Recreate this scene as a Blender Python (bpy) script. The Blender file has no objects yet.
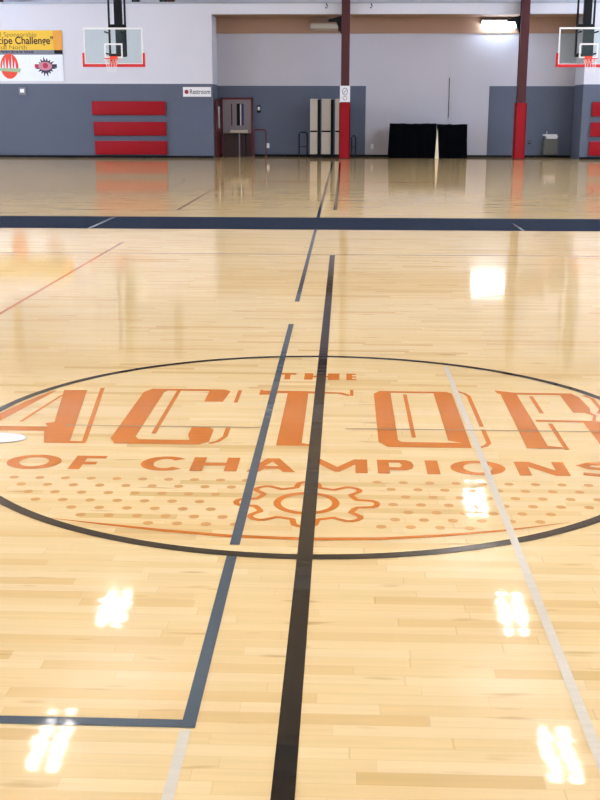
import bpy, bmesh, math, random
from mathutils import Vector, Matrix
random.seed(4)
R = math.radians
S = bpy.context.scene
COL = S.collection

# ------------------------------------------------------------------ camera
EYE = 1.65
cam_data = bpy.data.cameras.new('camera')
cam = bpy.data.objects.new('camera', cam_data)
COL.objects.link(cam)
S.camera = cam
cam_data.sensor_fit = 'HORIZONTAL'
cam_data.sensor_width = 36.0
cam_data.lens = 1120.0 * 36.0 / 600.0
cam_data.clip_end = 200
cam.location = (0, 0, EYE)
_rt = Vector((0.99922129, 0.03940435, 0.00202841))
_up = Vector((-0.01177631, 0.24877072, 0.96849081))
_fw = Vector((-0.03765814, 0.96776052, -0.24904104))
cam.rotation_euler = Matrix((_rt, _up, -_fw)).transposed().to_euler()

# ------------------------------------------------------------------ light and exposure
world = bpy.data.worlds.new('world')
S.world = world
world.use_nodes = True
world.node_tree.nodes['Background'].inputs[0].default_value = (0.8, 0.85, 1.0, 1)
world.node_tree.nodes['Background'].inputs[1].default_value = 0.3
vs = S.view_settings
vs.view_transform = 'Standard'
vs.look = 'None'
vs.exposure = 1.5
UPFILL_STRENGTH = 15.0
FILL_WINDOW_STRENGTH = 6.0   # glow of the added side panes that brighten the far wall
vs.gamma = 1.0
vs.use_curve_mapping = False
LAMP_STRENGTH = 17.0        # high-bay diffusers
WALL_LAMP_STRENGTH = 7.0   # wall fixture in the alcove

# ------------------------------------------------------------------ materials
def srgb(r, g, b):
    f = lambda c: (c / 255) / 12.92 if c / 255 <= 0.04045 else ((c / 255 + 0.055) / 1.055) ** 2.4
    return (f(r), f(g), f(b), 1)

MATS = {}
def mat(name, rgb, rough=0.6, metal=0.0, spec=0.5, noise=0.06, scale=6.0, bump=0.0):
    """procedural: base colour modulated by a soft noise"""
    if name in MATS: return MATS[name]
    m = bpy.data.materials.new(name); m.use_nodes = True
    nt = m.node_tree; N = nt.nodes; L = nt.links
    p = N['Principled BSDF']
    p.inputs['Roughness'].default_value = rough
    p.inputs['Metallic'].default_value = metal
    p.inputs['Specular IOR Level'].default_value = spec
    tc = N.new('ShaderNodeTexCoord'); nz = N.new('ShaderNodeTexNoise')
    nz.inputs['Scale'].default_value = scale; nz.inputs['Detail'].default_value = 4
    L.new(tc.outputs['Object'], nz.inputs['Vector'])
    mr = N.new('ShaderNodeMapRange')
    mr.inputs[3].default_value = 1 - noise; mr.inputs[4].default_value = 1 + noise
    L.new(nz.outputs[0], mr.inputs[0])
    hs = N.new('ShaderNodeHueSaturation')
    hs.inputs['Color'].default_value = srgb(*rgb)
    L.new(mr.outputs[0], hs.inputs['Value'])
    L.new(hs.outputs[0], p.inputs['Base Color'])
    if bump:
        b = N.new('ShaderNodeBump'); b.inputs['Strength'].default_value = bump
        b.inputs['Distance'].default_value = 0.02
        L.new(nz.outputs[0], b.inputs['Height']); L.new(b.outputs[0], p.inputs['Normal'])
    MATS[name] = m
    return m

def emis(name, rgb, strength):
    if name in MATS: return MATS[name]
    m = bpy.data.materials.new(name); m.use_nodes = True
    p = m.node_tree.nodes['Principled BSDF']
    p.inputs['Base Color'].default_value = (0.8, 0.8, 0.8, 1)
    p.inputs['Emission Color'].default_value = srgb(*rgb)
    p.inputs['Emission Strength'].default_value = strength
    MATS[name] = m
    return m

FLOOR_ROUGH = 0.055
COAT = 1.02
def varnish(nt, p):
    """the clear coat every mark on the floor lies under: same gloss, same slight waviness"""
    N = nt.nodes; L = nt.links
    # satin urethane: diffuse wood or paint under a clear coat that mirrors a little less than bare glass
    df = N.new('ShaderNodeBsdfDiffuse'); gl = N.new('ShaderNodeBsdfGlossy')
    gl.inputs['Roughness'].default_value = FLOOR_ROUGH
    gl.inputs['Color'].default_value = (1.0, 0.90, 0.80, 1)
    src = p.inputs['Base Color'].links[0].from_socket
    L.new(src, df.inputs['Color'])
    fr = N.new('ShaderNodeFresnel'); fr.inputs['IOR'].default_value = 1.36
    ml = N.new('ShaderNodeMath'); ml.operation = 'MULTIPLY'; ml.use_clamp = True; ml.inputs[1].default_value = COAT
    L.new(fr.outputs[0], ml.inputs[0])
    ms = N.new('ShaderNodeMixShader')
    L.new(ml.outputs[0], ms.inputs[0]); L.new(df.outputs[0], ms.inputs[1]); L.new(gl.outputs[0], ms.inputs[2])
    L.new(ms.outputs[0], N['Material Output'].inputs[0]); N.remove(p)
    ge = N.new('ShaderNodeNewGeometry')
    mp = N.new('ShaderNodeMapping'); mp.inputs['Scale'].default_value = (2.2, 9.0, 1)
    L.new(ge.outputs['Position'], mp.inputs['Vector'])
    nz = N.new('ShaderNodeTexNoise'); nz.inputs['Scale'].default_value = 1.0; nz.inputs['Detail'].default_value = 2.0
    L.new(mp.outputs[0], nz.inputs['Vector'])
    b = N.new('ShaderNodeBump'); b.inputs['Strength'].default_value = 0.13; b.inputs['Distance'].default_value = 0.006
    L.new(nz.outputs[0], b.inputs['Height']); L.new(b.outputs[0], gl.inputs['Normal']); L.new(b.outputs[0], fr.inputs['Normal'])

def paint(name, rgb, wood=0.0):
    """court paint under varnish; a little grain shows through"""
    if name in MATS: return MATS[name]
    m = bpy.data.materials.new(name); m.use_nodes = True
    nt = m.node_tree; N = nt.nodes; L = nt.links; p = N['Principled BSDF']
    ge = N.new('ShaderNodeNewGeometry')
    mp = N.new('ShaderNodeMapping'); mp.inputs['Scale'].default_value = (3, 40, 1)
    L.new(ge.outputs['Position'], mp.inputs['Vector'])
    nz = N.new('ShaderNodeTexNoise'); nz.inputs['Scale'].default_value = 1.0; nz.inputs['Detail'].default_value = 3
    L.new(mp.outputs[0], nz.inputs['Vector'])
    mr = N.new('ShaderNodeMapRange'); mr.inputs[3].default_value = 0.88; mr.inputs[4].default_value = 1.12
    L.new(nz.outputs[0], mr.inputs[0])
    hs = N.new('ShaderNodeHueSaturation'); hs.inputs['Color'].default_value = srgb(*rgb)
    L.new(mr.outputs[0], hs.inputs['Value']); L.new(hs.outputs[0], p.inputs['Base Color'])
    varnish(nt, p)
    MATS[name] = m
    return m

def maple():
    m = bpy.data.materials.new('maple_strip_floor'); m.use_nodes = True
    nt = m.node_tree; N = nt.nodes; L = nt.links; p = N['Principled BSDF']
    ge = N.new('ShaderNodeNewGeometry')
    sx = N.new('ShaderNodeSeparateXYZ'); L.new(ge.outputs['Position'], sx.inputs[0])
    def M(op, a, b=None, clamp=False):
        n = N.new('ShaderNodeMath'); n.operation = op; n.use_clamp = clamp
        for i, v in enumerate((a, b)):
            if v is None: continue
            if isinstance(v, (int, float)): n.inputs[i].default_value = v
            else: L.new(v, n.inputs[i])
        return n.outputs[0]
    ry = M('DIVIDE', sx.outputs[1], 0.057)
    row = M('FLOOR', ry)
    fr = M('FRACT', ry)
    w1 = N.new('ShaderNodeTexWhiteNoise'); w1.noise_dimensions = '1D'; L.new(row, w1.inputs['W'])
    shift = M('MULTIPLY', w1.outputs[0], 7.0)
    rx = M('ADD', M('DIVIDE', sx.outputs[0], 0.62), shift)
    # uneven strip lengths: warp with a row-dependent sine
    rx = M('ADD', rx, M('MULTIPLY', M('SINE', M('ADD', M('MULTIPLY', rx, 2.3), shift)), 0.28))
    colm = M('FLOOR', rx); fx = M('FRACT', rx)
    cv = N.new('ShaderNodeCombineXYZ'); L.new(row, cv.inputs[0]); L.new(colm, cv.inputs[1])
    w2 = N.new('ShaderNodeTexWhiteNoise'); w2.noise_dimensions = '2D'; L.new(cv.outputs[0], w2.inputs['Vector'])
    ramp = N.new('ShaderNodeValToRGB'); cr = ramp.color_ramp
    cr.elements[0].position = 0.0; cr.elements[0].color = srgb(218, 182, 122)
    cr.elements[1].position = 1.0; cr.elements[1].color = srgb(240, 212, 160)
    for pos, c in ((0.04, (227, 191, 134)), (0.14, (233, 202, 146)), (0.55, (236, 206, 151)), (0.9, (238, 210, 158))):
        e = cr.elements.new(pos); e.color = srgb(*c)
    L.new(w2.outputs[0], ramp.inputs[0])
    # grain
    mp = N.new('ShaderNodeMapping'); mp.inputs['Scale'].default_value = (2.0, 45, 1)
    L.new(ge.outputs['Position'], mp.inputs['Vector'])
    off = N.new('ShaderNodeVectorMath'); off.operation = 'ADD'
    L.new(mp.outputs[0], off.inputs[0]); L.new(w2.outputs[1], off.inputs[1])
    g = N.new('ShaderNodeTexNoise'); g.inputs['Scale'].default_value = 1.0; g.inputs['Detail'].default_value = 4; g.inputs['Distortion'].default_value = 0.6
    L.new(off.outputs[0], g.inputs['Vector'])
    mr = N.new('ShaderNodeMapRange'); mr.inputs[1].default_value = 0.3; mr.inputs[2].default_value = 0.7
    mr.inputs[3].default_value = 0.955; mr.inputs[4].default_value = 1.035
    L.new(g.outputs[0], mr.inputs[0])
    # mineral streaks and knots
    mp2 = N.new('ShaderNodeMapping'); mp2.inputs['Scale'].default_value = (3.2, 22, 1)
    L.new(ge.outputs['Position'], mp2.inputs['Vector'])
    k = N.new('ShaderNodeTexNoise'); k.inputs['Scale'].default_value = 1.0; k.inputs['Detail'].default_value = 1.5
    L.new(mp2.outputs[0], k.inputs['Vector'])
    kr = N.new('ShaderNodeMapRange'); kr.inputs[1].default_value = 0.665; kr.inputs[2].default_value = 0.78
    kr.inputs[3].default_value = 0.0; kr.inputs[4].default_value = 0.55
    L.new(k.outputs[0], kr.inputs[0])
    hs = N.new('ShaderNodeHueSaturation'); L.new(ramp.outputs[0], hs.inputs['Color']); L.new(mr.outputs[0], hs.inputs['Value'])
    mx = N.new('ShaderNodeMix'); mx.data_type = 'RGBA'
    L.new(kr.outputs[0], mx.inputs[0]); L.new(hs.outputs[0], mx.inputs[6]); mx.inputs[7].default_value = srgb(176, 120, 66)
    # hairline joints
    e1 = M('LESS_THAN', fr, 0.035); e2 = M('LESS_THAN', fx, 0.004)
    jt = M('MULTIPLY', M('MAXIMUM', e1, e2), 0.22)
    mj = N.new('ShaderNodeMix'); mj.data_type = 'RGBA'
    L.new(jt, mj.inputs[0]); L.new(mx.outputs[2], mj.inputs[6]); mj.inputs[7].default_value = srgb(170, 120, 70)
    L.new(mj.outputs[2], p.inputs['Base Color'])
    varnish(nt, p)
    return m

def glass_mat():
    m = bpy.data.materials.new('backboard_glass'); m.use_nodes = True
    nt = m.node_tree; N = nt.nodes; L = nt.links
    N.remove(N['Principled BSDF'])
    t = N.new('ShaderNodeBsdfTransparent'); t.inputs[0].default_value = (0.90, 0.96, 0.95, 1)
    g = N.new('ShaderNodeBsdfGlossy'); g.inputs['Roughness'].default_value = 0.05
    lw = N.new('ShaderNodeFresnel'); lw.inputs[0].default_value = 1.45
    mx = N.new('ShaderNodeMixShader')
    L.new(lw.outputs[0], mx.inputs[0]); L.new(t.outputs[0], mx.inputs[1]); L.new(g.outputs[0], mx.inputs[2])
    L.new(mx.outputs[0], N['Material Output'].inputs[0])
    return m

M_WALL = mat('white_wall_paint', (206, 208, 220), 0.75, noise=0.03, scale=1.2)
M_BLUE = mat('slate_grey_wall_paint', (92, 100, 118), 0.8, spec=0.2, noise=0.05, scale=1.0)
M_RECW = mat('alcove_white_paint', (184, 184, 196), 0.75, noise=0.03, scale=1.2)  # same off-white as the walls, darkened to carry the alcove's shade
M_BAND = mat('tan_header_board', (160, 128, 108), 0.8, noise=0.08, scale=0.8)  # brownish header with the soffit's shade mixed into its tan
M_BASE = mat('black_vinyl_base', (14, 15, 22), 0.7, spec=0.15)
M_CEIL = mat('white_ceiling_liner', (226, 224, 222), 0.9, noise=0.03)
M_STEEL = mat('oxide_brown_steel', (78, 40, 44), 0.6, spec=0.25)
M_SILVER = mat('galvanised_edge', (160, 168, 178), 0.4, metal=0.5)
M_RED = mat('red_vinyl_pad', (146, 6, 24), 0.5, spec=0.2, noise=0.05, scale=3, bump=0.1)
M_REDTRIM = mat('red_backboard_padding', (212, 22, 34), 0.5)
M_ORANGE = mat('orange_rim_enamel', (232, 66, 28), 0.35)
M_BLACK = mat('black_powder_coat', (12, 13, 18), 0.6, spec=0.2)
M_DGREEN = mat('dark_slate_steel', (34, 48, 54), 0.5)
M_WHITE = mat('white_enamel', (228, 230, 232), 0.4)
M_NET = mat('white_nylon_net', (226, 226, 228), 0.8)
M_CLOTH = mat('black_cloth', (4, 5, 9), 0.95, spec=0.05, noise=0.15, scale=4)
M_CREAM = mat('cream_cloth', (236, 224, 196), 0.8)
M_BEIGE = mat('beige_laminate', (178, 170, 160), 0.45)
M_MAROON = mat('maroon_enamel', (84, 14, 26), 0.4)
M_DOORGREY = mat('mauve_grey_door', (126, 118, 126), 0.5)
M_DARKBOARD = mat('dark_maroon_board', (52, 30, 36), 0.6)
M_NAVY = mat('navy_panel', (34, 40, 92), 0.5)
M_FOUNT = mat('olive_grey_enamel', (80, 82, 80), 0.5)
M_CHROME = mat('brushed_stainless', (190, 190, 194), 0.3, metal=0.9)
M_PAPER = mat('white_paper', (232, 234, 240), 0.7)
M_GREYINK = mat('grey_ink', (120, 124, 138), 0.7)
M_INK = mat('black_ink', (38, 20, 22), 0.7)
M_OLIVEINK = mat('olive_ink', (124, 100, 28), 0.7)
M_YELLOW = mat('yellow_vinyl', (232, 190, 52), 0.55, noise=0.12, scale=1.2)
M_AMBER = mat('amber_vinyl', (228, 158, 58), 0.55)
M_NAVYINK = mat('navy_ink', (44, 44, 74), 0.6)
M_BANNER = mat('white_banner_vinyl', (226, 234, 246), 0.55)
M_BALLRED = mat('tomato_red_ink', (222, 70, 44), 0.6)
M_GREENINK = mat('pale_green_ink', (150, 176, 140), 0.6)
M_CRIMSON = mat('crimson_ink', (176, 42, 76), 0.6)
M_ROSE = mat('rose_ink', (196, 130, 150), 0.6)
M_REDDOT = mat('dark_red_ink', (150, 20, 50), 0.6)
M_RUBBER = mat('black_rubber', (14, 14, 14), 0.7)
M_HOUSING = mat('lamp_housing_white', (215, 215, 215), 0.5)
M_LAMP = emis('high_bay_diffuser', (240, 246, 255), LAMP_STRENGTH)
M_FILLPANE = emis('daylit_frosted_pane', (214, 228, 255), FILL_WINDOW_STRENGTH)
M_UPFILL = emis('uplight_diffuser', (236, 243, 255), UPFILL_STRENGTH)
M_WLAMP = emis('wall_lamp_diffuser', (222, 238, 255), WALL_LAMP_STRENGTH)
M_GLASS = glass_mat()
M_FLOOR = maple()
P_BLACK = paint('black_court_paint', (6, 6, 10))
P_CIRCLE = paint('black_circle_paint', (16, 14, 22))
P_NAVY = paint('slate_court_paint', (62, 82, 98))
P_BAND = mat('matte_navy_floor_paint', (34, 42, 58), 0.95, spec=0.04, noise=0.08, scale=2.0)
P_ORANGE = paint('orange_court_paint', (208, 112, 26))
P_THINOR = paint('faded_orange_paint', (206, 128, 70))
P_GREY = paint('pale_grey_paint', (218, 208, 192))
P_DOT = paint('faded_dot_paint', (212, 156, 92))
P_TICK = paint('pale_slate_paint', (122, 136, 152))
P_MID = paint('thin_taupe_paint', (170, 146, 116))

# ------------------------------------------------------------------ builders
def tag(o, label=None, cat=None, group=None, kind=None):
    if label: o['label'] = label
    if cat: o['category'] = cat
    if group: o['group'] = group
    if kind: o['kind'] = kind
    return o

def empty(name, loc=(0, 0, 0), rz=0):
    o = bpy.data.objects.new(name, None)
    o.empty_display_size = 0.1
    COL.objects.link(o); o.location = loc; o.rotation_euler = (0, 0, rz)
    return o

class MB:
    def __init__(self): self.bm = bmesh.new()
    def box(self, x0, x1, y0, y1, z0, z1, bev=0.0):
        bm = self.bm
        r = bmesh.ops.create_cube(bm, size=1.0)
        for v in r['verts']:
            v.co = Vector(((x0 + x1) / 2 + v.co.x * (x1 - x0), (y0 + y1) / 2 + v.co.y * (y1 - y0), (z0 + z1) / 2 + v.co.z * (z1 - z0)))
        if bev:
            es = list({e for v in r['verts'] for e in v.link_edges})
            bmesh.ops.bevel(bm, geom=es, offset=bev, segments=2, profile=0.6, affect='EDGES')
        return self
    def tube(self, pts, r=0.02, n=10, closed=False):
        bm = self.bm; pts = [Vector(p) for p in pts]; rings = []
        K = len(pts)
        for i, p in enumerate(pts):
            if closed: d = pts[(i + 1) % K] - pts[i - 1]
            else: d = (pts[min(i + 1, K - 1)] - pts[max(i - 1, 0)])
            d.normalize()
            a = Vector((0, 0, 1)) if abs(d.z) < 0.9 else Vector((1, 0, 0))
            u = d.cross(a).normalized(); w = d.cross(u).normalized()
            rings.append([bm.verts.new(p + (u * math.cos(2 * math.pi * k / n) + w * math.sin(2 * math.pi * k / n)) * r) for k in range(n)])
        for i in range(K if closed else K - 1):
            A, B = rings[i], rings[(i + 1) % K]
            for k in range(n):
                bm.faces.new((A[k], A[(k + 1) % n], B[(k + 1) % n], B[k]))
        if not closed:
            bm.faces.new(rings[0][::-1]); bm.faces.new(rings[-1])
        return self
    def prism(self, poly, axis, a, b):
        """poly of 2D points extruded along axis from a to b"""
        bm = self.bm
        def P(p, t):
            return {'x': (t, p[0], p[1]), 'y': (p[0], t, p[1]), 'z': (p[0], p[1], t)}[axis]
        A = [bm.verts.new(P(p, a)) for p in poly]; B = [bm.verts.new(P(p, b)) for p in poly]
        bm.faces.new(A); bm.faces.new(B[::-1])
        for i in range(len(poly)):
            j = (i + 1) % len(poly)
            bm.faces.new((A[i], B[i], B[j], A[j]))
        return self
    def flat(self, poly, z=0.0):
        self.bm.faces.new([self.bm.verts.new((x, y, z)) for x, y in poly])
        return self
    def strip(self, pts, w, z=0.0, closed=False):
        """flat stroke following pts; w a number or a list of widths"""
        K = len(pts); P = [Vector(p) for p in pts]; L = []; Rr = []
        for i in range(K):
            if closed: d0, d1 = P[i] - P[i - 1], P[(i + 1) % K] - P[i]
            else:
                d0 = P[i] - P[max(i - 1, 0)] if i else P[1] - P[0]
                d1 = P[i + 1] - P[i] if i < K - 1 else P[i] - P[i - 1]
            d0 = d0.normalized(); d1 = d1.normalized(); t = (d0 + d1).normalized()
            n = Vector((-t.y, t.x)); c = max(0.35, n.dot(Vector((-d0.y, d0.x))))
            ww = (w[i] if isinstance(w, (list, tuple)) else w) / 2 / c
            a = P[i] + n * ww; b = P[i] - n * ww
            L.append(self.bm.verts.new((a.x, a.y, z))); Rr.append(self.bm.verts.new((b.x, b.y, z)))
        for i in range(K if closed else K - 1):
            j = (i + 1) % K
            self.bm.faces.new((L[i], Rr[i], Rr[j], L[j]))
        return self
    def build(self, name, m, parent=None, smooth=False):
        bm = self.bm
        bmesh.ops.recalc_face_normals(bm, faces=bm.faces)
        me = bpy.data.meshes.new(name); bm.to_mesh(me); bm.free()
        me.materials.append(m)
        if smooth:
            for f in me.polygons: f.use_smooth = True
        o = bpy.data.objects.new(name, me); COL.objects.link(o)
        if parent: o.parent = parent
        return o

def flatbuild(mb, name, m, parent):
    """painted mark: make every face look up"""
    for f in mb.bm.faces:
        f.normal_update()
        if f.normal.z < 0: f.normal_flip()
    me = bpy.data.meshes.new(name); mb.bm.to_mesh(me); mb.bm.free(); me.materials.append(m)
    o = bpy.data.objects.new(name, me); COL.objects.link(o); o.parent = parent
    return o

def text(s, size, name, m, parent, loc, width=None, bold=0.0, spacing=1.0):
    """raised lettering on a vertical face looking towards -Y"""
    cu = bpy.data.curves.new(name, 'FONT'); cu.body = s; cu.size = size
    cu.align_x = 'CENTER'; cu.align_y = 'CENTER'; cu.offset = bold; cu.extrude = 0.002; cu.space_character = spacing
    o = bpy.data.objects.new(name, cu); COL.objects.link(o)
    bpy.context.view_layer.update()
    dg = bpy.context.evaluated_depsgraph_get()
    me = bpy.data.meshes.new_from_object(o.evaluated_get(dg))
    bpy.data.objects.remove(o)
    xs = [v.co.x for v in me.vertices]; w = max(xs) - min(xs); cx = (max(xs) + min(xs)) / 2
    k = (width / w) if width else 1
    for v in me.vertices:
        x, y, z = v.co; v.co = ((x - cx) * k, -z, y)
    me.materials.clear(); me.materials.append(m)
    # one mesh per word: cut where the gap between letters is wide
    vx = [v.co.x for v in me.vertices]
    spans = sorted(sorted((vx[e.vertices[0]], vx[e.vertices[1]])) for e in me.edges)
    cuts = [min(vx) - 1]; reach = spans[0][1]
    for a, b in spans:
        if a - reach > 0.17 * size * k: cuts.append((a + reach) / 2)
        reach = max(reach, b)
    cuts.append(max(vx) + 1)
    for lo, hi in zip(cuts, cuts[1:]):
        bm = bmesh.new(); bm.from_mesh(me)
        bmesh.ops.delete(bm, geom=[v for v in bm.verts if not lo < v.co.x < hi], context='VERTS')
        w_ = bpy.data.meshes.new(name); bm.to_mesh(w_); bm.free(); w_.materials.append(m)
        o = bpy.data.objects.new(name, w_); COL.objects.link(o); o.parent = parent; o.location = loc
    return o

# ================================================================== SETTING
X0, X1, Y0, Y1, ZC = -19.0, 15.0, -9.0, 43.6, 8.4
YF = 42.0            # front plane of the bays
AL, AR = -4.83, 8.5  # alcove sides
floor = MB().box(X0, X1, Y0, Y1, -0.1, 0).build('floor', M_FLOOR); tag(floor, kind='structure')
o = MB().box(X0, X1, Y0, Y1, ZC, ZC + 0.1).build('ceiling', M_CEIL); tag(o, kind='structure')
def wall(name, m, *a):
    o = MB().box(*a).build(name, m); return tag(o, kind='structure')
wall('wall_left', M_WALL, X0 - 0.15, X0, Y0, Y1, 0, ZC)
wall('wall_right', M_WALL, X1, X1 + 0.15, Y0, Y1, 0, ZC)
wall('wall_near', M_WALL, X0, X1, Y0 - 0.15, Y0, 0, ZC)
wb = wall('wall_back', M_RECW, X0, X1, Y1, Y1 + 0.15, 0, ZC)
# slate wainscot panels of the alcove wall (paint, a hair proud of the wall)
for nm, a, b in (('wainscot', AL, 0.75), ('wainscot', 5.35, AR)):
    MB().box(a, b, Y1 - 0.012, Y1, 0, 2.6).build(nm, M_BLUE, wb)
# projecting bays left and right of the alcove, 5.4 m high, the steel columns disappear in them
for nm, a, b in (('wall_left_bay', X0, AL), ('wall_right_bay', AR, X1)):
    w = wall(nm, M_WALL, a, b, YF, Y1, 2.63, 5.38)
    MB().box(a, b, YF, Y1, 0, 2.63).build('wainscot', M_BLUE, w)
# header over the alcove: white fascia and tan band behind, its brown deepened by painted soffit shade
w = wall('trim_1', M_WALL, AL, AR, YF, YF + 0.22, 5.03, 5.38)
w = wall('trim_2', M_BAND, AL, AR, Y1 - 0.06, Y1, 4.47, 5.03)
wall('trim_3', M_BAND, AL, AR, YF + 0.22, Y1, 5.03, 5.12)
# galvanised edge along the top of the bays, eave strut
wall('trim_4', M_SILVER, X0, X1, YF - 0.05, YF + 0.06, 5.38, 5.44)
wall('trim_5', M_STEEL, X0, X1, Y1 - 0.3, Y1, 7.85, 8.2)
for i, (y, z) in enumerate(((36.5, 7.9), (29.6, 7.9), (22.6, 7.9), (15.6, 7.9), (8.6, 7.9), (1.6, 7.9))):
    w = MB(); w.box(X0, X1, y - 0.08, y + 0.08, z + 0.02, ZC); w.box(X0, X1, y - 0.14, y + 0.14, z, z + 0.02)
    tag(w.build('trim_%d' % (6 + i), M_WHITE), kind='structure')
# added glowing panes, unseen in the side walls, to light the far wall
wn = 1
for sx in (-1, 1):
    for yc in (12.0, 20.0, 28.0, 36.0):
        xw = X0 if sx < 0 else X1
        w = empty('window_%d' % wn, (xw, yc, 6.0)); wn += 1; tag(w, kind='structure')
        b = MB(); i0, i1 = sorted((0.0, -sx * 0.08))
        for y0, y1, z0, z1 in ((-2.6, 2.6, -1.3, -1.2), (-2.6, 2.6, 1.2, 1.3), (-2.6, -2.5, -1.2, 1.2), (2.5, 2.6, -1.2, 1.2), (-0.04, 0.04, -1.2, 1.2)):
            b.box(i0, i1, y0, y1, z0, z1)
        b.build('window_frame', M_WHITE, w)
        i0, i1 = sorted((-sx * 0.01, -sx * 0.03))
        MB().box(i0, i1, -2.5, 2.5, -1.2, 1.2).build('window_pane', M_FILLPANE, w)
# vinyl baseboards
wall('baseboard_left', M_BASE, X0, AL, YF - 0.015, YF, 0, 0.085)
wall('baseboard_right', M_BASE, AR, X1, YF - 0.015, YF, 0, 0.085)
wall('baseboard_back', M_BASE, AL, AR, Y1 - 0.03, Y1 - 0.012, 0, 0.085)

# ================================================================== COURT MARKS (paint: parts of the floor)
CX, CY, CR = -0.145, 5.815, 1.815
def line(name, m, x0, x1, y0, y1, z, label=None):
    o = flatbuild(MB().flat([(x0, y0), (x1, y0), (x1, y1), (x0, y1)], z), name, m, floor)
    if label: o['label'] = label
    return o
line('border_band', P_BAND, X0, X1, 16.3, 18.25, 0.0008, 'wide dark navy band across the floor')
# centre line (two runs), slate line (runs), grey lines
line('center_line', P_BLACK, -0.166, -0.106, -4.0, 13.35, 0.0024, 'thick black line up the middle of the floor')
line('center_line', P_BLACK, -0.19, -0.13, 19.7, 38.5, 0.0024, 'black line on the far court')
line('court_line', P_NAVY, -0.436, -0.396, 2.758, 4.04, 0.0016, 'slate line, nearest run')
line('court_line', P_NAVY, -0.436, -0.396, 4.11, 8.85, 0.0016, 'slate line crossing the circle')
line('court_line', P_NAVY, -0.436, -0.396, 9.95, 16.3, 0.0016, 'slate line beyond the circle')
line('court_line', P_NAVY, -0.45, -0.40, 18.25, 38.3, 0.0016, 'dark line on the far court')
line('court_line', P_NAVY, -12.0, -0.436, 2.758, 2.80, 0.0016, 'slate line running left from the corner')
line('court_line', P_GREY, -0.436, -0.406, -4.0, 2.75, 0.0014, 'pale grey line')
line('court_line', P_GREY, 0.674, 0.706, -4.0, 7.35, 0.0020, 'pale grey line over the right half of the logo')
line('court_line', P_THINOR, -2.905, -2.87, 8.0, 14.6, 0.0010, 'thin orange line')
line('court_line', P_THINOR, -2.915, -2.87, 19.5, 33.5, 0.0010, 'thin orange line on the far court')
line('court_line', P_THINOR, -14.0, -2.87, 7.97, 8.0, 0.0010)
line('court_line', P_MID, -1.50, -0.44, 5.79, 5.805, 0.0030, 'thin taupe line across the big letters')
line('court_line', P_MID, 0.02, 1.9, 5.79, 5.805, 0.0030, 'thin taupe line across the big letters')
line('court_line', P_MID, -12.0, 12.0, 13.38, 13.42, 0.0010, 'faint taupe sideline')
line('court_line', P_TICK, -3.745, -3.69, 16.3, 18.25, 0.0012, 'pale tick across the navy band')
line('court_line', P_TICK, 2.56, 2.60, 16.3, 17.4, 0.0012, 'pale tick across the navy band')
line('court_line', P_THINOR, -2.4, 2.4, 27.6, 27.9, 0.0010, 'thin orange line on the far court')
c = MB().strip([(2 + 3.6 * math.cos(R(a)), 27.0 + 6.1 * math.sin(R(a))) for a in range(-90, 91, 5)], 0.03, 0.0011)
flatbuild(c, 'court_arc', P_MID, floor)
c = MB().strip([(-8.5 + 4.6 * math.cos(R(a)), 27.0 + 6.1 * math.sin(R(a))) for a in range(-90, 91, 5)], 0.03, 0.0011)
flatbuild(c, 'court_arc', P_MID, floor)
c = MB().strip([(CX + 1.008 * CR * math.cos(2 * math.pi * k / 160), CY + CR * math.sin(2 * math.pi * k / 160)) for k in range(160)], 0.05, 0.0018, True)
tag(flatbuild(c, 'center_circle', P_CIRCLE, floor), 'black painted ring around the orange lettering')

# ---- the logo
ZL = 0.0012
logo = flatbuild(MB().strip([(-1.22, 4.375), (-0.98, 4.315), (-0.72, 4.255), (-0.45, 4.205), (-0.14, 4.185), (0.15, 4.2), (0.42, 4.25), (0.68, 4.32), (0.95, 4.42)],
                            [0.003, 0.018, 0.026, 0.03, 0.032, 0.03, 0.026, 0.018, 0.003], ZL), 'floor_logo', P_ORANGE, floor)
logo['label'] = 'orange painted lettering, dots, gear and arc inside the black ring'
def rect(b, x0, x1, y0, y1): b.flat([(x0, y0), (x1, y0), (x1, y1), (x0, y1)], ZL)
def letter(b): return flatbuild(b, 'letter', P_ORANGE, logo)
# big open-face letters, 5.47..6.66
b = MB()  # F (left of the frame)
rect(b, -2.62, -2.50, 5.47, 6.66); rect(b, -2.50, -2.12, 6.60, 6.65); rect(b, -2.24, -2.14, 6.36, 6.60)
rect(b, -2.50, -2.25, 6.02, 6.08); rect(b, -2.44, -2.42, 6.17, 6.56); rect(b, -2.44, -2.42, 5.5, 5.95); letter(b)
b = MB()  # A
b.flat([(-1.70, 6.585), (-1.558, 6.590), (-1.41, 5.55), (-1.385, 5.505), (-1.338, 5.50), (-1.466, 6.656), (-1.486, 6.650), (-1.36, 5.53), (-1.372, 5.53)][:3]
       + [(-1.405, 5.505), (-1.318, 5.500), (-1.318, 5.465), (-1.53, 5.465), (-1.585, 5.684), (-1.96, 5.684), (-1.985, 5.77), (-1.59, 5.77), (-1.62, 5.84), (-1.575, 5.86)], ZL)
b.flat([(-1.489, 6.650), (-1.464, 6.656), (-1.316, 5.500), (-1.341, 5.500)], ZL)
b.flat([(-1.765, 6.555), (-1.74, 6.575), (-1.90, 5.684 + 0.086), (-1.99, 5.77), (-1.86, 6.3)], ZL)
b.flat([(-2.06, 5.47), (-1.93, 5.47), (-1.96, 5.684), (-2.015, 5.684)], ZL)
b.flat([(-1.69, 6.46), (-1.668, 6.49), (-1.752, 5.862), (-1.772, 5.862)], ZL); letter(b)
b = MB()  # C
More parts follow.
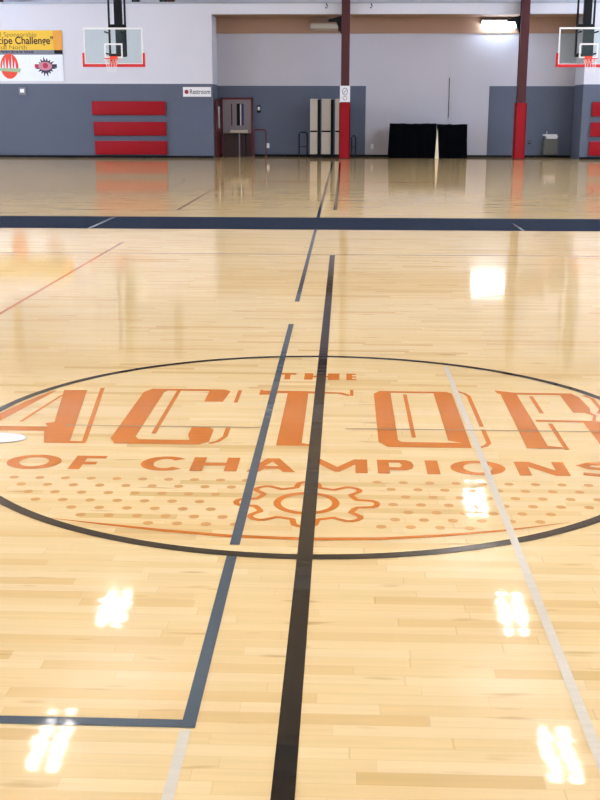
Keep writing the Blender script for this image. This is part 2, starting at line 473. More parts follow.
b.flat([(-1.165, 6.645), (-1.205, 6.56), (-1.205, 5.56), (-1.165, 5.47), (-0.73, 5.47), (-0.685, 5.52), (-0.685, 5.74), (-0.71, 5.79), (-0.81, 5.79), (-0.81, 5.65), (-0.79, 5.55),
        (-1.055, 5.55), (-1.08, 5.60), (-1.08, 6.56), (-1.062, 6.60), (-1.0, 6.60), (-0.81, 6.60), (-0.81, 6.345), (-0.70, 6.345), (-0.68, 6.60), (-0.72, 6.645)], ZL)
rect(b, -1.008, -0.984, 5.66, 6.60); rect(b, -0.635, -0.612, 6.33, 6.63)
b.strip([(-0.612, 5.79), (-0.612, 5.62), (-0.64, 5.53), (-0.68, 5.49)], 0.025, ZL); letter(b)
b = MB()  # T
b.flat([(-0.50, 6.52), (-0.40, 6.53), (-0.39, 6.57), (-0.33, 6.57), (-0.33, 6.50), (-0.335, 5.47), (-0.16, 5.47), (-0.165, 5.50), (-0.205, 5.52), (-0.205, 6.57), (-0.03, 6.57), (0.03, 6.52), (0.045, 6.52), (0.045, 6.55), (-0.0, 6.60), (-0.2, 6.625), (-0.48, 6.63), (-0.50, 6.66)], ZL)
rect(b, 0.047, 0.067, 6.52, 6.67); letter(b)
b = MB()  # O
b.flat([(0.19, 5.56), (0.235, 5.47), (0.66, 5.47), (0.66, 6.60), (0.63, 6.65), (0.225, 6.65), (0.19, 6.58)][::-1][:0] or [(0.19, 5.56), (0.235, 5.47), (0.66, 5.47), (0.66, 5.56), (0.31, 5.565), (0.292, 5.60), (0.292, 6.61), (0.552, 6.61), (0.552, 5.60), (0.62, 5.56), (0.66, 5.56), (0.663, 6.60), (0.635, 6.65), (0.225, 6.65), (0.19, 6.58)], ZL)
rect(b, 0.366, 0.388, 5.645, 6.57)
b.strip([(0.70, 6.66), (0.735, 6.62), (0.757, 6.55), (0.757, 5.87)], 0.024, ZL)
b.strip([(0.757, 5.82), (0.757, 5.56), (0.735, 5.51), (0.70, 5.48)], 0.024, ZL); letter(b)
b = MB()  # R
b.flat([(0.94, 5.48), (1.125, 5.48), (1.125, 5.505), (1.052, 5.53), (1.052, 6.60), (1.31, 6.60), (1.31, 6.19), (1.375, 6.19), (1.41, 6.13), (1.38, 6.02), (1.07, 6.03), (1.07, 5.985), (1.325, 5.985), (1.325, 5.50), (1.44, 5.48), (1.425, 5.98), (1.40, 6.02), (1.43, 6.14), (1.41, 6.2), (1.425, 6.3), (1.415, 6.55), (1.385, 6.645), (1.05, 6.645), (0.93, 6.70), (0.935, 6.64), (0.955, 6.60)], ZL)
rect(b, 1.118, 1.142, 6.17, 6.56); rect(b, 1.126, 1.150, 5.46, 5.955)
b.strip([(1.45, 6.60), (1.485, 6.52), (1.485, 6.27), (1.45, 6.18)], 0.024, ZL)
b.strip([(1.49, 6.0), (1.50, 5.9), (1.50, 5.5)], 0.024, ZL); letter(b)
b = MB()  # Y (right of the frame)
b.flat([(1.66, 6.65), (1.78, 6.65), (1.95, 6.15), (2.06, 6.65), (2.12, 6.65), (1.99, 6.05), (1.99, 5.47), (1.87, 5.47), (1.87, 6.05)], ZL); rect(b, 2.05, 2.07, 5.47, 6.05); letter(b)
# THE
b = MB(); rect(b, -0.40, -0.30, 7.06, 7.11); rect(b, -0.372, -0.335, 6.93, 7.06); letter(b)
b = MB(); rect(b, -0.245, -0.19, 6.93, 7.11); rect(b, -0.19, -0.094, 6.995, 7.045); rect(b, -0.094, -0.02, 6.93, 7.11); letter(b)
b = MB(); rect(b, 0.025, 0.062, 6.93, 7.11)
for y in (6.93, 7.0, 7.075): rect(b, 0.062, 0.088, y, y + 0.035)
letter(b)
# OF CHAMPIONS, extended bold capitals 5.035..5.255
Y5, HH = 5.037, 0.215
def quad(b, x0, w, *pp): b.flat([(x0 + u * w, Y5 + v * HH) for u, v in pp], ZL)
def ring(b, x0, w, a0, a1, tx, ty, n=36):
    cx, cy, rx, ry = x0 + w / 2, Y5 + HH / 2, w / 2, HH / 2 + 0.006
    O_, I_ = [], []
    for k in range(n + 1):
        a = R(a0 + (a1 - a0) * k / n)
        O_.append(b.bm.verts.new((cx + rx * math.cos(a), cy + ry * math.sin(a), ZL)))
        I_.append(b.bm.verts.new((cx + (rx - tx) * math.cos(a), cy + (ry - ty) * math.sin(a), ZL)))
    for k in range(n): b.bm.faces.new((O_[k], O_[k + 1], I_[k + 1], I_[k]))
b = MB(); ring(b, -1.625, 0.265, 0, 360, 0.062, 0.042); letter(b)
b = MB(); quad(b, -1.305, 0.15, (0, 0), (.38, 0), (.38, .36), (.8, .36), (.8, .56), (.38, .56), (.38, .8), (1, .8), (1, 1), (0, 1)); letter(b)
b = MB(); ring(b, -0.97, 0.235, 42, 318, 0.062, 0.042); letter(b)
b = MB(); quad(b, -0.722, 0.225, (0, 0), (.27, 0), (.27, .4), (.73, .4), (.73, 0), (1, 0), (1, 1), (.73, 1), (.73, .62), (.27, .62), (.27, 1), (0, 1)); letter(b)
b = MB(); quad(b, -0.452, 0.235, (0, 0), (.27, 0), (.36, .22), (.36, .42), (.5, .74), (.5, 1), (.37, 1))
quad(b, -0.452, 0.235, (.5, 1), (.5, .74), (.64, .42), (.36, .42), (.36, .22), (.66, .22), (.75, 0), (1, 0), (.63, 1)); letter(b)
b = MB(); quad(b, -0.165, 0.29, (0, 0), (.2, 0), (.2, .62), (.46, .08), (.54, .08), (.8, .62), (.8, 0), (1, 0), (1, 1), (.78, 1), (.5, .42), (.22, 1), (0, 1)); letter(b)
b = MB(); quad(b, 0.173, 0.175, (0, 0), (.32, 0), (.32, .26), (.78, .26), (.95, .38), (1, .62), (.95, .86), (.8, 1), (0, 1), (0, .8), (.62, .8), (.68, .63), (.62, .47), (.32, .47), (.32, .8), (0, .8)); letter(b)
b = MB(); quad(b, 0.405, 0.062, (0, 0), (1, 0), (1, 1), (0, 1)); letter(b)
b = MB(); ring(b, 0.522, 0.262, 0, 360, 0.062, 0.042); letter(b)
b = MB(); quad(b, 0.838, 0.238, (0, 0), (.24, 0), (.24, .64), (.72, 0), (1, 0), (1, 1), (.76, 1), (.76, .38), (.3, 1), (0, 1)); letter(b)
b = MB(); b.strip([(1.36, 5.215), (1.30, 5.235), (1.20, 5.232), (1.16, 5.20), (1.19, 5.165), (1.30, 5.135), (1.345, 5.10), (1.31, 5.06), (1.22, 5.055), (1.14, 5.075)], 0.045, ZL); letter(b)
# dot lattice
b = MB()
for r_, y in enumerate((4.905, 4.808, 4.707, 4.606, 4.512, 4.42, 4.335)):
    for k in range(-4, 30):
        x = -1.522 + 0.0605 * r_ + 0.1205 * k
        if math.hypot((x - CX), (y - 4.61)) < 0.37: continue
        if math.hypot(x - CX, y - CY) > 1.72: continue
        if y < 4.235 + 0.19 * ((x - CX) / 1.04) ** 2 + 0.0: continue
        b.flat([(x + 0.022 * math.cos(R(30 * j)), y + 0.022 * math.sin(R(30 * j))) for j in range(12)], ZL)
flatbuild(b, 'dot_pattern', P_DOT, logo)
# gear
pts = []
for k in range(8):
    a0 = 45 * k
    for da, rr in ((-13, .228), (-10.5, .262), (-8.5, .288), (-5, .303), (0, .308), (5, .303), (8.5, .288), (10.5, .262), (13, .228), (18, .222), (22.5, .222), (27, .222)):
        pts.append((-0.15 + rr * math.cos(R(a0 + da)), 4.61 + rr * 0.93 * math.sin(R(a0 + da))))
flatbuild(MB().strip(pts, 0.026, ZL, True), 'gear_outline', P_ORANGE, logo)
flatbuild(MB().strip([(-0.15 + 0.128 * math.cos(R(9 * k)), 4.61 + 0.128 * math.sin(R(9 * k))) for k in range(40)], 0.032, ZL, True), 'gear_hole', P_ORANGE, logo)
# loose white spot on the floor near the left edge
b = MB(); b.prism([(0.16 * math.cos(R(10 * k)), 0.088 * math.sin(R(10 * k))) for k in range(36)], 'z', 0, 0.003)
o = b.build('spot_marker', M_PAPER); o.location = (-1.80, 5.53, 0.0035)
tag(o, 'flat white oval spot lying on the floor by the orange letter A', 'floor marker')

# ================================================================== STEEL COLUMNS
def column(x, z1, label, pad=True, sign=False, base=0.0):
    t = empty('steel_column', (x, YF - 0.25, base))
    b = MB()  # wide-flange section
    b.box(-0.15, 0.15, -0.15, -0.12, 0, z1 - base); b.box(-0.15, 0.15, 0.12, 0.15, 0, z1 - base); b.box(-0.13, 0.13, -0.12, 0.12, 0, z1 - base)
    b.build('post', M_STEEL, t)
    if pad:
        b = MB(); b.box(-0.2, 0.2, -0.2, -0.15, 0.02, 1.98, 0.015)
        b.box(-0.2, -0.15, -0.2, 0.17, 0.02, 1.98, 0.015); b.box(0.15, 0.2, -0.2, 0.17, 0.02, 1.98, 0.015)
        b.build('protective_pad', M_RED, t)['label'] = 'red vinyl pad around the foot of the column'
        b = MB(); b.prism([(-0.15, 4.95), (-0.62, 4.82), (-0.62, 4.74), (-0.34, 4.74), (-0.15, 4.3)], 'y', -0.05, 0.05)
        b.build('bracket', M_BLACK, t)
    if sign:
        g = MB().box(-0.18, 0.18, -0.162, -0.152, 2.0, 2.56).build('notice', M_PAPER, t); g['label'] = 'white paper notice with a grey emblem'
        b = MB()
        b.tube([(0.09 * math.cos(R(20 * k)), -0.165, 2.36 + 0.12 * math.sin(R(20 * k))) for k in range(18)], 0.012, 6, True)
        b.tube([(-0.05, -0.165, 2.30), (0.05, -0.165, 2.42)], 0.012, 6)
        b.tube([(0.07 * math.cos(R(20 * k)), -0.165, 2.13 + 0.06 * math.sin(R(20 * k))) for k in range(18)], 0.01, 6, True)
        b.build('emblem', M_GREYINK, g)
    return tag(t, label, 'column')
column(-0.03, ZC, 'brown steel column with red foot pad and white paper notice', sign=True)
column(6.26, ZC, 'brown steel column with red foot pad beside the bright wall lamp')
for x in (-6.4, -12.7):
    t = empty('steel_column', (x, YF + 0.7, 5.38))
    b = MB(); b.box(-0.15, 0.15, -0.15, -0.12, 0, ZC - 5.38); b.box(-0.15, 0.15, 0.12, 0.15, 0, ZC - 5.38); b.box(-0.13, 0.13, -0.12, 0.12, 0, ZC - 5.38)
    b.build('post', M_STEEL, t)
    tag(t, 'brown steel column rising from the ledge above the left bay', 'column', 'columns above the left bay')

# ================================================================== WALL PADS
def wall_pad(x0, x1, z0, z1, label, group):
    t = empty('wall_pad', ((x0 + x1) / 2, YF, z0))
    w = (x1 - x0) / 2
    MB().box(-w, w, -0.09, -0.012, 0, z1 - z0, 0.02).build('cushion', M_RED, t, True)
    MB().box(-w + 0.01, w - 0.01, -0.012, 0, 0.01, z1 - z0 - 0.01).build('backing', M_DARKBOARD, t)
    tag(t, label, 'wall pad', group)
gl = 'red pads on the left wall'; gr = 'red pads on the right wall'
wall_pad(-9.26, -6.56, 1.53, 2.02, 'red padded bar on the left wall, topmost of three', gl)
wall_pad(-9.22, -6.55, 0.80, 1.29, 'red padded bar on the left wall, middle of three', gl)
wall_pad(-9.20, -6.53, 0.12, 0.61, 'red padded bar on the left wall, lowest of three', gl)
wall_pad(8.84, 11.5, 1.52, 2.02, 'red padded bar at the right edge, topmost of three', gr)
wall_pad(8.83, 11.5, 0.81, 1.31, 'red padded bar at the right edge, middle of three', gr)
wall_pad(8.82, 11.5, 0.14, 0.64, 'red padded bar at the right edge, lowest of three', gr)

# ================================================================== BANNER
t = empty('banner', (-11.75, YF - 0.012, 2.72)); W = 1.5
tag(t, 'yellow and white vinyl banner reading Recipe Challenge with two round logos', 'banner')
s = MB().box(-W, W, -0.015, 0, 0, 0.92).build('lower_sheet', M_BANNER, t); s['label'] = 'white lower half with two logos'
u = MB().box(-W, W, -0.02, 0, 1.08, 1.76).build('upper_sheet', M_YELLOW, t); u['label'] = 'yellow upper half with dark lettering'
MB().box(W - 0.32, W, -0.022, -0.02, 1.08, 1.76).build('amber_end', M_AMBER, u)
text('& Food Sponsorship', 0.22, 'letters', M_OLIVEINK, u, (-0.42, -0.022, 1.61), 2.0)
text('"Recipe Challenge"', 0.36, 'letters', M_INK, u, (-0.06, -0.023, 1.40), 2.47, bold=0.006)
text('National North', 0.2, 'letters', M_OLIVEINK, u, (-0.6, -0.022, 1.17), 1.6)
d = MB().box(-W, W, -0.018, 0, 0.92, 1.08).build('divider_strip', M_GREYINK, t)
MB().box(W - 0.3, W, -0.022, -0.018, 0.95, 1.08).build('dark_end', M_BLACK, d)
text('A Community Partner Event for Schools', 0.13, 'letters', M_NAVYINK, d, (-0.5, -0.02, 1.02), 1.9, bold=0.004)
b = MB(); b.prism([(-0.47 + 0.33 * math.cos(R(10 * k)), 0.52 + 0.44 * math.sin(R(10 * k))) for k in range(36)], 'y', -0.019, -0.015)
lg = b.build('round_logo', M_BALLRED, s); lg['label'] = 'round tomato-red logo with pale skyline shapes'
b = MB()
for x, h in ((-0.72, .3), (-0.62, .42), (-0.5, .34), (-0.38, .5), (-0.27, .3)):
    b.prism([(x - 0.03, 0.42), (x + 0.04, 0.42), (x + 0.01, 0.42 + h)], 'y', -0.0215, -0.019)
b.build('skyline', M_BANNER, s)
MB().prism([(-0.84, 0.36), (-0.1, 0.30), (-0.05, 0.44), (-0.84, 0.46)], 'y', -0.0225, -0.019).build('ribbon', M_GREENINK, s)
b = MB(); P = []
for k in range(32):
    rr = (1.0 + 0.12 * math.sin(k * 2.3)) if k % 2 else 0.62
    P.append((0.86 + 0.36 * rr * math.cos(R(360 * k / 32)), 0.50 + 0.33 * rr * math.sin(R(360 * k / 32))))
b.prism(P, 'y', -0.019, -0.015); b.build('starburst', M_NAVYINK, s)
MB().box(0.46, 0.86, -0.021, -0.019, 0.46, 0.59).build('starburst_bar', M_CRIMSON, s)
MB().box(0.86, 1.27, -0.021, -0.019, 0.46, 0.59).build('starburst_bar', M_NAVYINK, s)
b = MB(); b.prism([(0.84 + 0.25 * math.cos(R(15 * k)), 0.52 + 0.15 * math.sin(R(15 * k))) for k in range(24)], 'y', -0.023, -0.021); b.build('starburst_center', M_ROSE, s)
b = MB(); b.prism([(0.85 + 0.1 * math.cos(R(30 * k)), 0.54 + 0.1 * math.sin(R(30 * k))) for k in range(12)], 'y', -0.025, -0.023); b.build('starburst_dot', M_CRIMSON, s)

# ================================================================== RESTROOM SIGN, WALL DEVICES
t = MB().box(-0.51, 0.51, -0.015, 0, 0, 0.34).build('restroom_sign', M_PAPER); t.location = (-5.40, YF, 2.18)
tag(t, 'small white sign reading Restroom high on the grey wall near the door', 'sign')
text('Restroom', 0.24, 'letters', M_NAVYINK, t, (0.11, -0.018, 0.17), 0.74, bold=0.002)
MB().prism([(-0.38 + 0.075 * math.cos(R(20 * k)), 0.17 + 0.075 * math.sin(R(20 * k))) for k in range(18)], 'y', -0.018, -0.015).build('dot', M_REDDOT, t)
def device(name, x, y, z, w, h, m, label, cat, m2=None):
    t = empty(name, (x, y, z))
    MB().box(-w / 2, w / 2, -0.05, 0, 0, h, 0.008).build('housing', m, t)
    MB().box(-w * 0.28, w * 0.28, -0.058, -0.05, h * 0.35, h * 0.8).build('face', m2 or M_PAPER, t)
    return tag(t, label, cat)
device('wall_speaker', -11.8, YF, 2.22, 0.26, 0.28, M_GREYINK, 'small grey box on the wall right under the banner', 'wall box')
device('wall_phone', -3.27, Y1 - 0.012, 1.62, 0.15, 0.27, M_BLACK, 'small black wall phone right of the door', 'phone')
device('outlet', -2.93, Y1 - 0.012, 0.32, 0.1, 0.18, M_PAPER, 'white outlet low on the wall beside the maroon rail', 'outlet')
device('outlet', 1.02, Y1, 0.30, 0.1, 0.18, M_PAPER, 'white outlet low on the white wall beside the black drapes', 'outlet')
device('outlet', 6.92, Y1 - 0.012, 0.5, 0.1, 0.12, M_BLACK, 'dark outlet on the grey wall left of the water fountain', 'outlet', M_GREYINK)
t = MB().tube([(0, 0, 0), (0.01, 0, 0.7), (0, 0, 1.45)], 0.012, 8).build('wall_cable', M_BLACK); t.location = (3.85, Y1 - 0.014, 1.45)
tag(t, 'thin dark cable running up the white wall above the black drapes', 'cable')
for x in (-0.72, 0.86):
    t = MB().tube([(0, 0, 0.1), (0, -0.05, 0.05), (0.04, -0.07, -0.02), (0, -0.05, -0.08), (-0.03, 0, -0.05)], 0.018, 8).build('fascia_hook', M_BLACK)
    t.location = (x, YF - 0.018, 5.3)
    tag(t, 'small dark hook on the white fascia %s of the notice column' % ('left' if x < 0 else 'right'), 'hook')
for x in (-7.6, -6.6):
    t = empty('ledge_box', (x + 0.05, YF, 5.44))
    MB().box(-0.13, 0.13, -0.02, 0.3, 0, 0.2, 0.01).build('case', M_BLACK, t)
    MB().box(-0.08, 0.08, -0.03, -0.02, 0.05, 0.15).build('grille', M_DGREEN, t)
    tag(t, 'small black box on the ledge, %s the hoop mast' % ('just left of' if x < -7 else 'to the right of'), 'box')

# ================================================================== DOOR
d = empty('door_1', (-4.08, Y1 - 0.012, 0)); tag(d, kind='structure')
b = MB(); b.box(-0.62, -0.55, -0.1, 0, 0, 2.17); b.box(0.52, 0.59, -0.1, 0, 0, 2.17); b.box(-0.62, 0.59, -0.1, 0, 2.10, 2.17)
b.build('door_frame', M_MAROON, d)
MB().box(-0.55, 0.52, -0.05, 0, 0.0, 0.86).build('kick_panel', M_DARKBOARD, d)
u = MB().box(-0.55, 0.52, -0.045, 0, 0.86, 2.10).build('upper_panel', M_DOORGREY, d)
MB().box(-0.03, 0.10, -0.055, -0.045, 1.15, 1.95).build('window_slot', M_BLACK, u)
MB().box(0.16, 0.24, -0.055, -0.045, 1.15, 1.95).build('blue_strip', M_NAVY, u)
MB().box(0.10, 0.13, -0.055, -0.045, 1.15, 1.92).build('bright_strip', M_PAPER, u)
MB().box(-0.24, -0.2, -0.055, -0.045, 1.15, 1.95).build('mullion', M_DARKBOARD, u)
# open door leaf folded against the alcove side
d2 = empty('door_2', (AL + 0.02, YF + 0.35, 0)); tag(d2, kind='structure')
MB().box(0, 0.06, 0, 1.1, 0.02, 2.1).build('door_leaf', M_MAROON, d2)
MB().box(0.06, 0.075, 0.75, 0.95, 1.05, 1.85).build('door_window', M_PAPER, d2)
# drinking fountains
def fountain(x, y, label):
    t = empty('drinking_fountain', (x, y, 0))
    b = MB(); b.box(-0.27, 0.27, -0.34, 0, 0.12, 0.70, 0.02); b.build('cabinet', M_FOUNT, t)
    b = MB(); b.box(-0.23, 0.25, -0.36, 0, 0.76, 0.80, 0.015); b.prism([(-0.21, 0.76), (0.23, 0.76), (0.2, 0.70), (-0.18, 0.70)], 'y', -0.33, 0)
    b.build('basin', M_CHROME, t)
    MB().tube([(-0.15, -0.15, 0.86), (-0.15, -0.15, 0.93), (-0.15, -0.2, 0.96), (-0.15, -0.25, 0.93)], 0.014, 8).build('spout', M_CHROME, t)
    MB().box(-0.27, 0.27, -0.03, 0, 0.80, 0.86).build('back_splash', M_CHROME, t)
    return tag(t, label, 'drinking fountain')
fountain(7.68, Y1 - 0.03, 'steel drinking fountain on the grey wall right of the padded column')
t = empty('wash_basin', (-3.98, Y1 - 0.13, 0))
MB().box(-0.36, 0.30, -0.3, 0, 0.88, 0.99, 0.03).build('basin', M_BEIGE, t)
MB().tube([(-0.02, -0.12, 0.88), (-0.02, -0.12, 0.0)], 0.025, 8).build('pedestal', M_GREYINK, t)
MB().tube([(0.22, -0.12, 0.88), (0.22, -0.12, 0.0)], 0.02, 8).build('leg', M_BLACK, t)
tag(t, 'shallow steel basin on thin legs in front of the door', 'basin')
t = empty('guard_rail', (-3.45, Y1 - 0.35, 0))
MB().tube([(0, 0, 0), (0, 0, 0.95), (0.03, 0, 1.0), (0.42, 0, 1.0), (0.46, 0, 0.95), (0.46, 0, 0)], 0.028, 10).build('rail', M_MAROON, t)
MB().tube([(0, 0, 1.0), (0, 0.2, 1.0)], 0.022, 8).build('wall_bracket', M_MAROON, t)
for x in (0, 0.46): MB().tube([(x, 0, 0), (x, 0, 0.015)], 0.06, 12).build('foot_plate', M_MAROON, t)
tag(t, 'maroon tube rail standing right of the door', 'rail')

# ================================================================== FOLDED TABLES
def folded_table(x, w, label):
    t = empty('folding_table', (x, 42.75, 0))
    for z0, z1, nm in ((0.14, 0.93, 'lower_top'), (0.99, 2.12, 'upper_top')):
        b = MB(); b.box(0, w, -0.35, 0.3, z0, z1, 0.012)
        b.build('tabletop', M_BEIGE, t)
    MB().box(0.02, w - 0.02, -0.33, 0.28, 0.93, 0.99).build('hinge', M_BLACK, t)
    MB().box(w, w + 0.1, -0.3, 0.3, 0.14, 2.08).build('underside', M_BLACK, t)
    b = MB(); b.box(0.0, w + 0.1, -0.34, -0.30, 0.07, 0.12); b.box(0.0, w + 0.1, 0.26, 0.30, 0.07, 0.12); b.box(w / 2 - .02, w / 2 + .02, -0.32, 0.28, 0.07, 0.12)
    b.build('frame', M_BLACK, t)
    for sx in (0.03, w + 0.06):
        for sy in (-0.32, 0.27):
            MB().tube([(sx - 0.015, sy, 0.04), (sx + 0.015, sy, 0.04)], 0.04, 12).build('caster', M_RUBBER, t)
    return tag(t, label, 'folding table', 'folded tables stored upright')
folded_table(-1.30, 0.27, 'beige folding table stored upright, leftmost of the three')
folded_table(-0.88, 0.34, 'beige folding table stored upright, middle of the three')
folded_table(-0.38, 0.24, 'beige folding table stored upright, half behind the padded column')
def rack(x, w, h, label):
    t = empty('tube_rack', (x, 42.7, 0))
    for y in (0, 0.3):
        MB().tube([(0, y, 0.03), (0, y, h - 0.06), (0.05, y, h), (w - 0.05, y, h), (w, y, h - 0.06), (w, y, 0.03)], 0.018, 8).build('hoop', M_BLACK, t)
    for xx in (0, w): MB().tube([(xx, -0.05, 0.02), (xx, 0.35, 0.02)], 0.018, 8).build('foot', M_BLACK, t)
    MB().tube([(0, 0, 0.4), (w, 0, 0.4)], 0.012, 8).build('cross_bar', M_BLACK, t)
    tag(t, label, 'rack')
rack(-1.72, 0.3, 0.92, 'black tube rack left of the folded tables')
rack(0.24, 0.14, 0.8, 'narrow black tube rack right of the notice column')

# ================================================================== DRAPED STACKS
def drape(x0, x1, h, label, lean):
    """a boxy stack under a black cloth; the cloth falls in folds all round, one side swung open"""
    t = empty('draped_table', ((x0 + x1) / 2, 42.8, 0)); hw = (x1 - x0) / 2
    bm = bmesh.new(); n = 84; prof = []
    per = []
    D = 0.38
    for k in range(n):
        s = k / n * 4
        e = int(s); f = s - e
        c = [(-hw, -D), (hw, -D), (hw, D), (-hw, D)]
        a, b_ = c[e], c[(e + 1) % 4]
        per.append((a[0] + (b_[0] - a[0]) * f, a[1] + (b_[1] - a[1]) * f))
    rows = []
    for j in range(7):
        v = j / 6; z = h * (1 - v); row = []
        for k, (x, y) in enumerate(per):
            fold = 0.03 * v * math.sin(k * 1.7 + 0.6 * math.sin(k)) 
            sc = 1 - 0.03 * (1 - v)
            xx = x * sc + (fold if abs(y) < D - 1e-6 else 0); yy = y * sc + (fold if abs(abs(y) - D) < 1e-6 else 0)
            if lean > 0 and x > hw - 1e-6: xx -= 0.08 * v
            if lean < 0 and x < -hw + 1e-6: xx += 0.10 * v
            zz = z + (0.03 * math.sin(k * 0.55 + x0) if j == 0 else 0)
            row.append(bm.verts.new((xx, yy, max(zz, 0.012))))
        rows.append(row)
    for j in range(6):
        for k in range(n):
            bm.faces.new((rows[j][k], rows[j][(k + 1) % n], rows[j + 1][(k + 1) % n], rows[j + 1][k]))
    c = bm.verts.new((0, 0, h + 0.01))
    for k in range(n): bm.faces.new((rows[0][(k + 1) % n], rows[0][k], c))
    m = MB(); m.bm.free(); m.bm = bm
    m.build('cloth', M_CLOTH, t, True)
    MB().box(-hw + 0.1, hw - 0.2, -0.28, 0.28, h - 0.1, h - 0.05).build('tabletop', M_BEIGE, t)
    for sx in (-hw + 0.15, hw - 0.28):
        for sy in (-0.22, 0.22):
            MB().box(sx - 0.02, sx + 0.02, sy - 0.02, sy + 0.02, 0, h - 0.1).build('leg', M_BLACK, t)
    tag(t, label, 'draped table')
drape(1.62, 3.37, 1.22, 'long table hidden under a black floor-length cloth, left of the pale slit', 1)
drape(3.39, 4.48, 1.20, 'shorter table under a black floor-length cloth, right of the pale slit', -1)
t = empty('cloth_panel', (3.38, 42.41, 0))
MB().prism([(-0.075, 0.0), (0.07, 0.0), (0.003, 1.06), (-0.003, 1.06)], 'y', 0.0, 0.01).build('panel', M_CREAM, t)
tag(t, 'pale cream cloth showing in the slit between the black drapes', 'cloth')

# ================================================================== WALL LAMPS
def wall_lamp(x0, x1, z, lit, label):
    t = empty('wall_lamp', ((x0 + x1) / 2, Y1 - 0.07, z)); w = (x1 - x0) / 2
    b = MB(); b.prism([(0.0, 0.30), (-0.32, 0.26), (-0.34, 0.22), (0.0, 0.10)], 'x', -w, w)
    b.build('housing', M_HOUSING if lit else M_BAND, t)
    b = MB(); b.prism([(-0.01, 0.09), (-0.34, 0.215), (-0.36, 0.19), (-0.34, 0.04), (-0.01, -0.02)], 'x', -w + 0.02, w - 0.02)
    o = b.build('diffuser', M_WLAMP if lit else M_BEIGE, t)
    MB().box(w, w + 0.05, -0.36, 0, -0.05, 0.33).build('end_cap', M_BLACK, t)
    tag(t, label, 'lamp')
wall_lamp(4.93, 6.20, 4.66, True, 'bright lit wall lamp high in the alcove left of the right column')
wall_lamp(-1.35, -0.30, 4.58, False, 'unlit tan wall lamp high in the alcove beside the notice column')

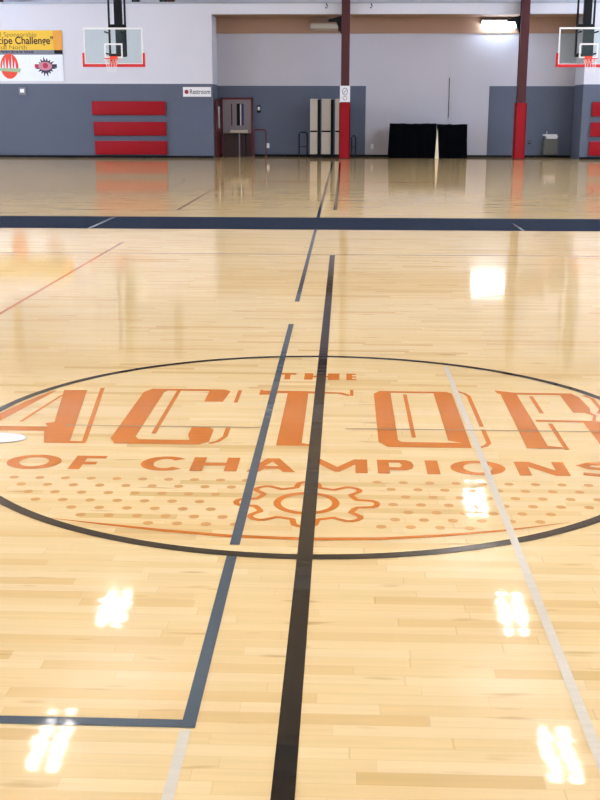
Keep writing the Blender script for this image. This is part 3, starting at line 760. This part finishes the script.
# ================================================================== HOOPS
def hoop(x, label):
    t = empty('basketball_hoop', (x, 37.0, 0))
    zb, zt = 3.10, 4.18
    g = MB().box(-0.915, 0.915, 0, 0.013, zb, zt).build('glass', M_GLASS, t)
    b = MB(); b.box(-0.945, 0.945, -0.02, 0.03, zt - 0.01, zt + 0.045); b.box(-0.945, -0.90, -0.02, 0.03, zb, zt); b.box(0.90, 0.945, -0.02, 0.03, zb, zt)
    b.box(-0.90, 0.90, -0.015, 0.03, zb, zb + 0.04); b.build('frame', M_WHITE, t)
    b = MB(); z0 = 3.30
    b.box(-0.295, 0.295, -0.004, -0.001, z0 + 0.40, z0 + 0.45)
    b.box(-0.295, -0.245, -0.004, -0.001, z0, z0 + 0.40); b.box(0.245, 0.295, -0.004, -0.001, z0, z0 + 0.40); b.box(-0.245, 0.245, -0.004, -0.001, z0, z0 + 0.05)
    b.build('target_square', M_WHITE, g)
    b = MB()
    b.box(-1.0, 1.0, -0.03, 0.05, zb - 0.07, zb + 0.02, 0.015); b.box(-1.0, -0.93, -0.03, 0.05, zb - 0.05, zb + 0.36, 0.015); b.box(0.93, 1.0, -0.03, 0.05, zb - 0.05, zb + 0.36, 0.015)
    b.build('edge_padding', M_REDTRIM, t)
    r = MB(); r.tube([(0.2286 * math.cos(R(12 * k)), -0.39 + 0.2286 * math.sin(R(12 * k)), 3.27) for k in range(30)], 0.011, 8, True)
    r.box(-0.1, 0.1, -0.17, -0.02, 3.245, 3.265); r.box(-0.12, 0.12, -0.035, -0.015, 3.12, 3.36)
    r.tube([(-0.1, -0.03, 3.15), (-0.2, -0.25, 3.26)], 0.012, 6); r.tube([(0.1, -0.03, 3.15), (0.2, -0.25, 3.26)], 0.012, 6)
    rim = r.build('rim', M_ORANGE, t)
    b = MB()
    for k in range(12):
        for sgn in (1, -1):
            pts = []
            for j in range(6):
                v = j / 5; rad = 0.225 - 0.10 * v ** 0.7; a = R(30 * k + sgn * 6 * j)
                pts.append((rad * math.cos(a), -0.39 + rad * math.sin(a), 3.265 - 0.42 * v))
            b.tube(pts, 0.003, 5)
    b.build('net', M_NET, rim)
    # suspended mast behind the glass
    b = MB()
    for s in (-1, 1): b.tube([(0.26 * s, 0.75, 3.38), (0.26 * s, 0.75, 8.3)], 0.035, 8)
    b.tube([(-0.26, 0.75, 4.32), (0.26, 0.75, 4.32)], 0.06, 8); b.tube([(-0.26, 0.75, 5.9), (0.26, 0.75, 5.9)], 0.035, 8)
    b.tube([(-0.26, 0.75, 3.42), (0.26, 0.75, 3.42)], 0.05, 8)
    b.build('mast_frame', M_BLACK, t)
    b = MB(); b.box(-0.08, 0.17, 0.68, 0.82, 4.30, 6.6)
    for k in range(6):
        z = 4.45 + k * 0.35
        b.tube([(0.05, 0.72, z), (0.15, 0.72, z + 0.1), (0.05, 0.72, z + 0.2)], 0.02, 6)
    b.build('height_adjuster', M_BLACK, t)
    b = MB(); b.box(-0.06, 0.25, 0.70, 0.78, 3.40, 4.26, 0.01); b.build('mast_plate', M_DGREEN, t)
    for s in (-1, 1):
        for z in (3.45, 4.1): MB().tube([(0.26 * s, 0.75, z), (0.26 * s, 0.03, z)], 0.025, 8).build('backboard_arm', M_BLACK, t)
    b = MB(); b.tube([(0, 0.75, 6.6), (0, 3.0, 8.3)], 0.03, 8); b.build('diagonal_brace', M_BLACK, t)
    tag(t, label, 'basketball hoop')
hoop(-7.40, 'suspended glass hoop with red padding beside the yellow banner')
hoop(7.58, 'suspended glass hoop with red padding at the right edge by the alcove')

# ================================================================== HIGH-BAY LAMPS
def make_lamp():
    t = empty('high_bay_lamp', (0, 0, 7.0))
    b = MB(); b.prism([(-0.34, 0.0), (0.34, 0.0), (0.26, 0.10), (-0.26, 0.10)], 'y', -0.66, 0.66); b.build('housing', M_HOUSING, t)
    for s in (-1, 1): MB().box(s * 0.14 - 0.05, s * 0.14 + 0.05, -0.62, 0.62, -0.02, 0.0).build('diffuser', M_LAMP, t)
    MB().box(-0.22, 0.22, -0.6, 0.6, 0.1, 0.115).build('uplight_diffuser', M_UPFILL, t)  # added glow on top of the housing, brightens the ceiling
    for s in (-1, 1): MB().tube([(0, s * 0.45, 0.1), (0, s * 0.45, 1.39)], 0.008, 6).build('hanger', M_BLACK, t)
    return t
proto = make_lamp(); first = True
spots = [(3.08, y) for y in (-4.8, 0.0, 4.7, 9.3, 14.0, 18.6, 24.4)] + [(-4.05, y) for y in (-4.8, 0.0, 4.7, 9.3, 14.0, 18.5)]
spots += [(-11.4, y) for y in (0.0, 7.0, 14.0, 21.0, 28.0, 33.0)] + [(-15.0, 38.0)] + [(10.6, y) for y in (0.0, 7.0, 14.0, 21.0, 28.0, 33.0, 38.0)]  # outer rows: added lamps, out of view, to light the far walls
for x, y in spots:
    if first: r = proto; first = False
    else:
        r = proto.copy(); COL.objects.link(r)
        for ch in list(proto.children):
            c = ch.copy(); COL.objects.link(c); c.parent = r
    r.location = (x, y, 7.0)
    tag(r, 'lit white high-bay lamp hanging under the hall ceiling above the frame', 'ceiling lamp', 'high-bay lamps under the ceiling')
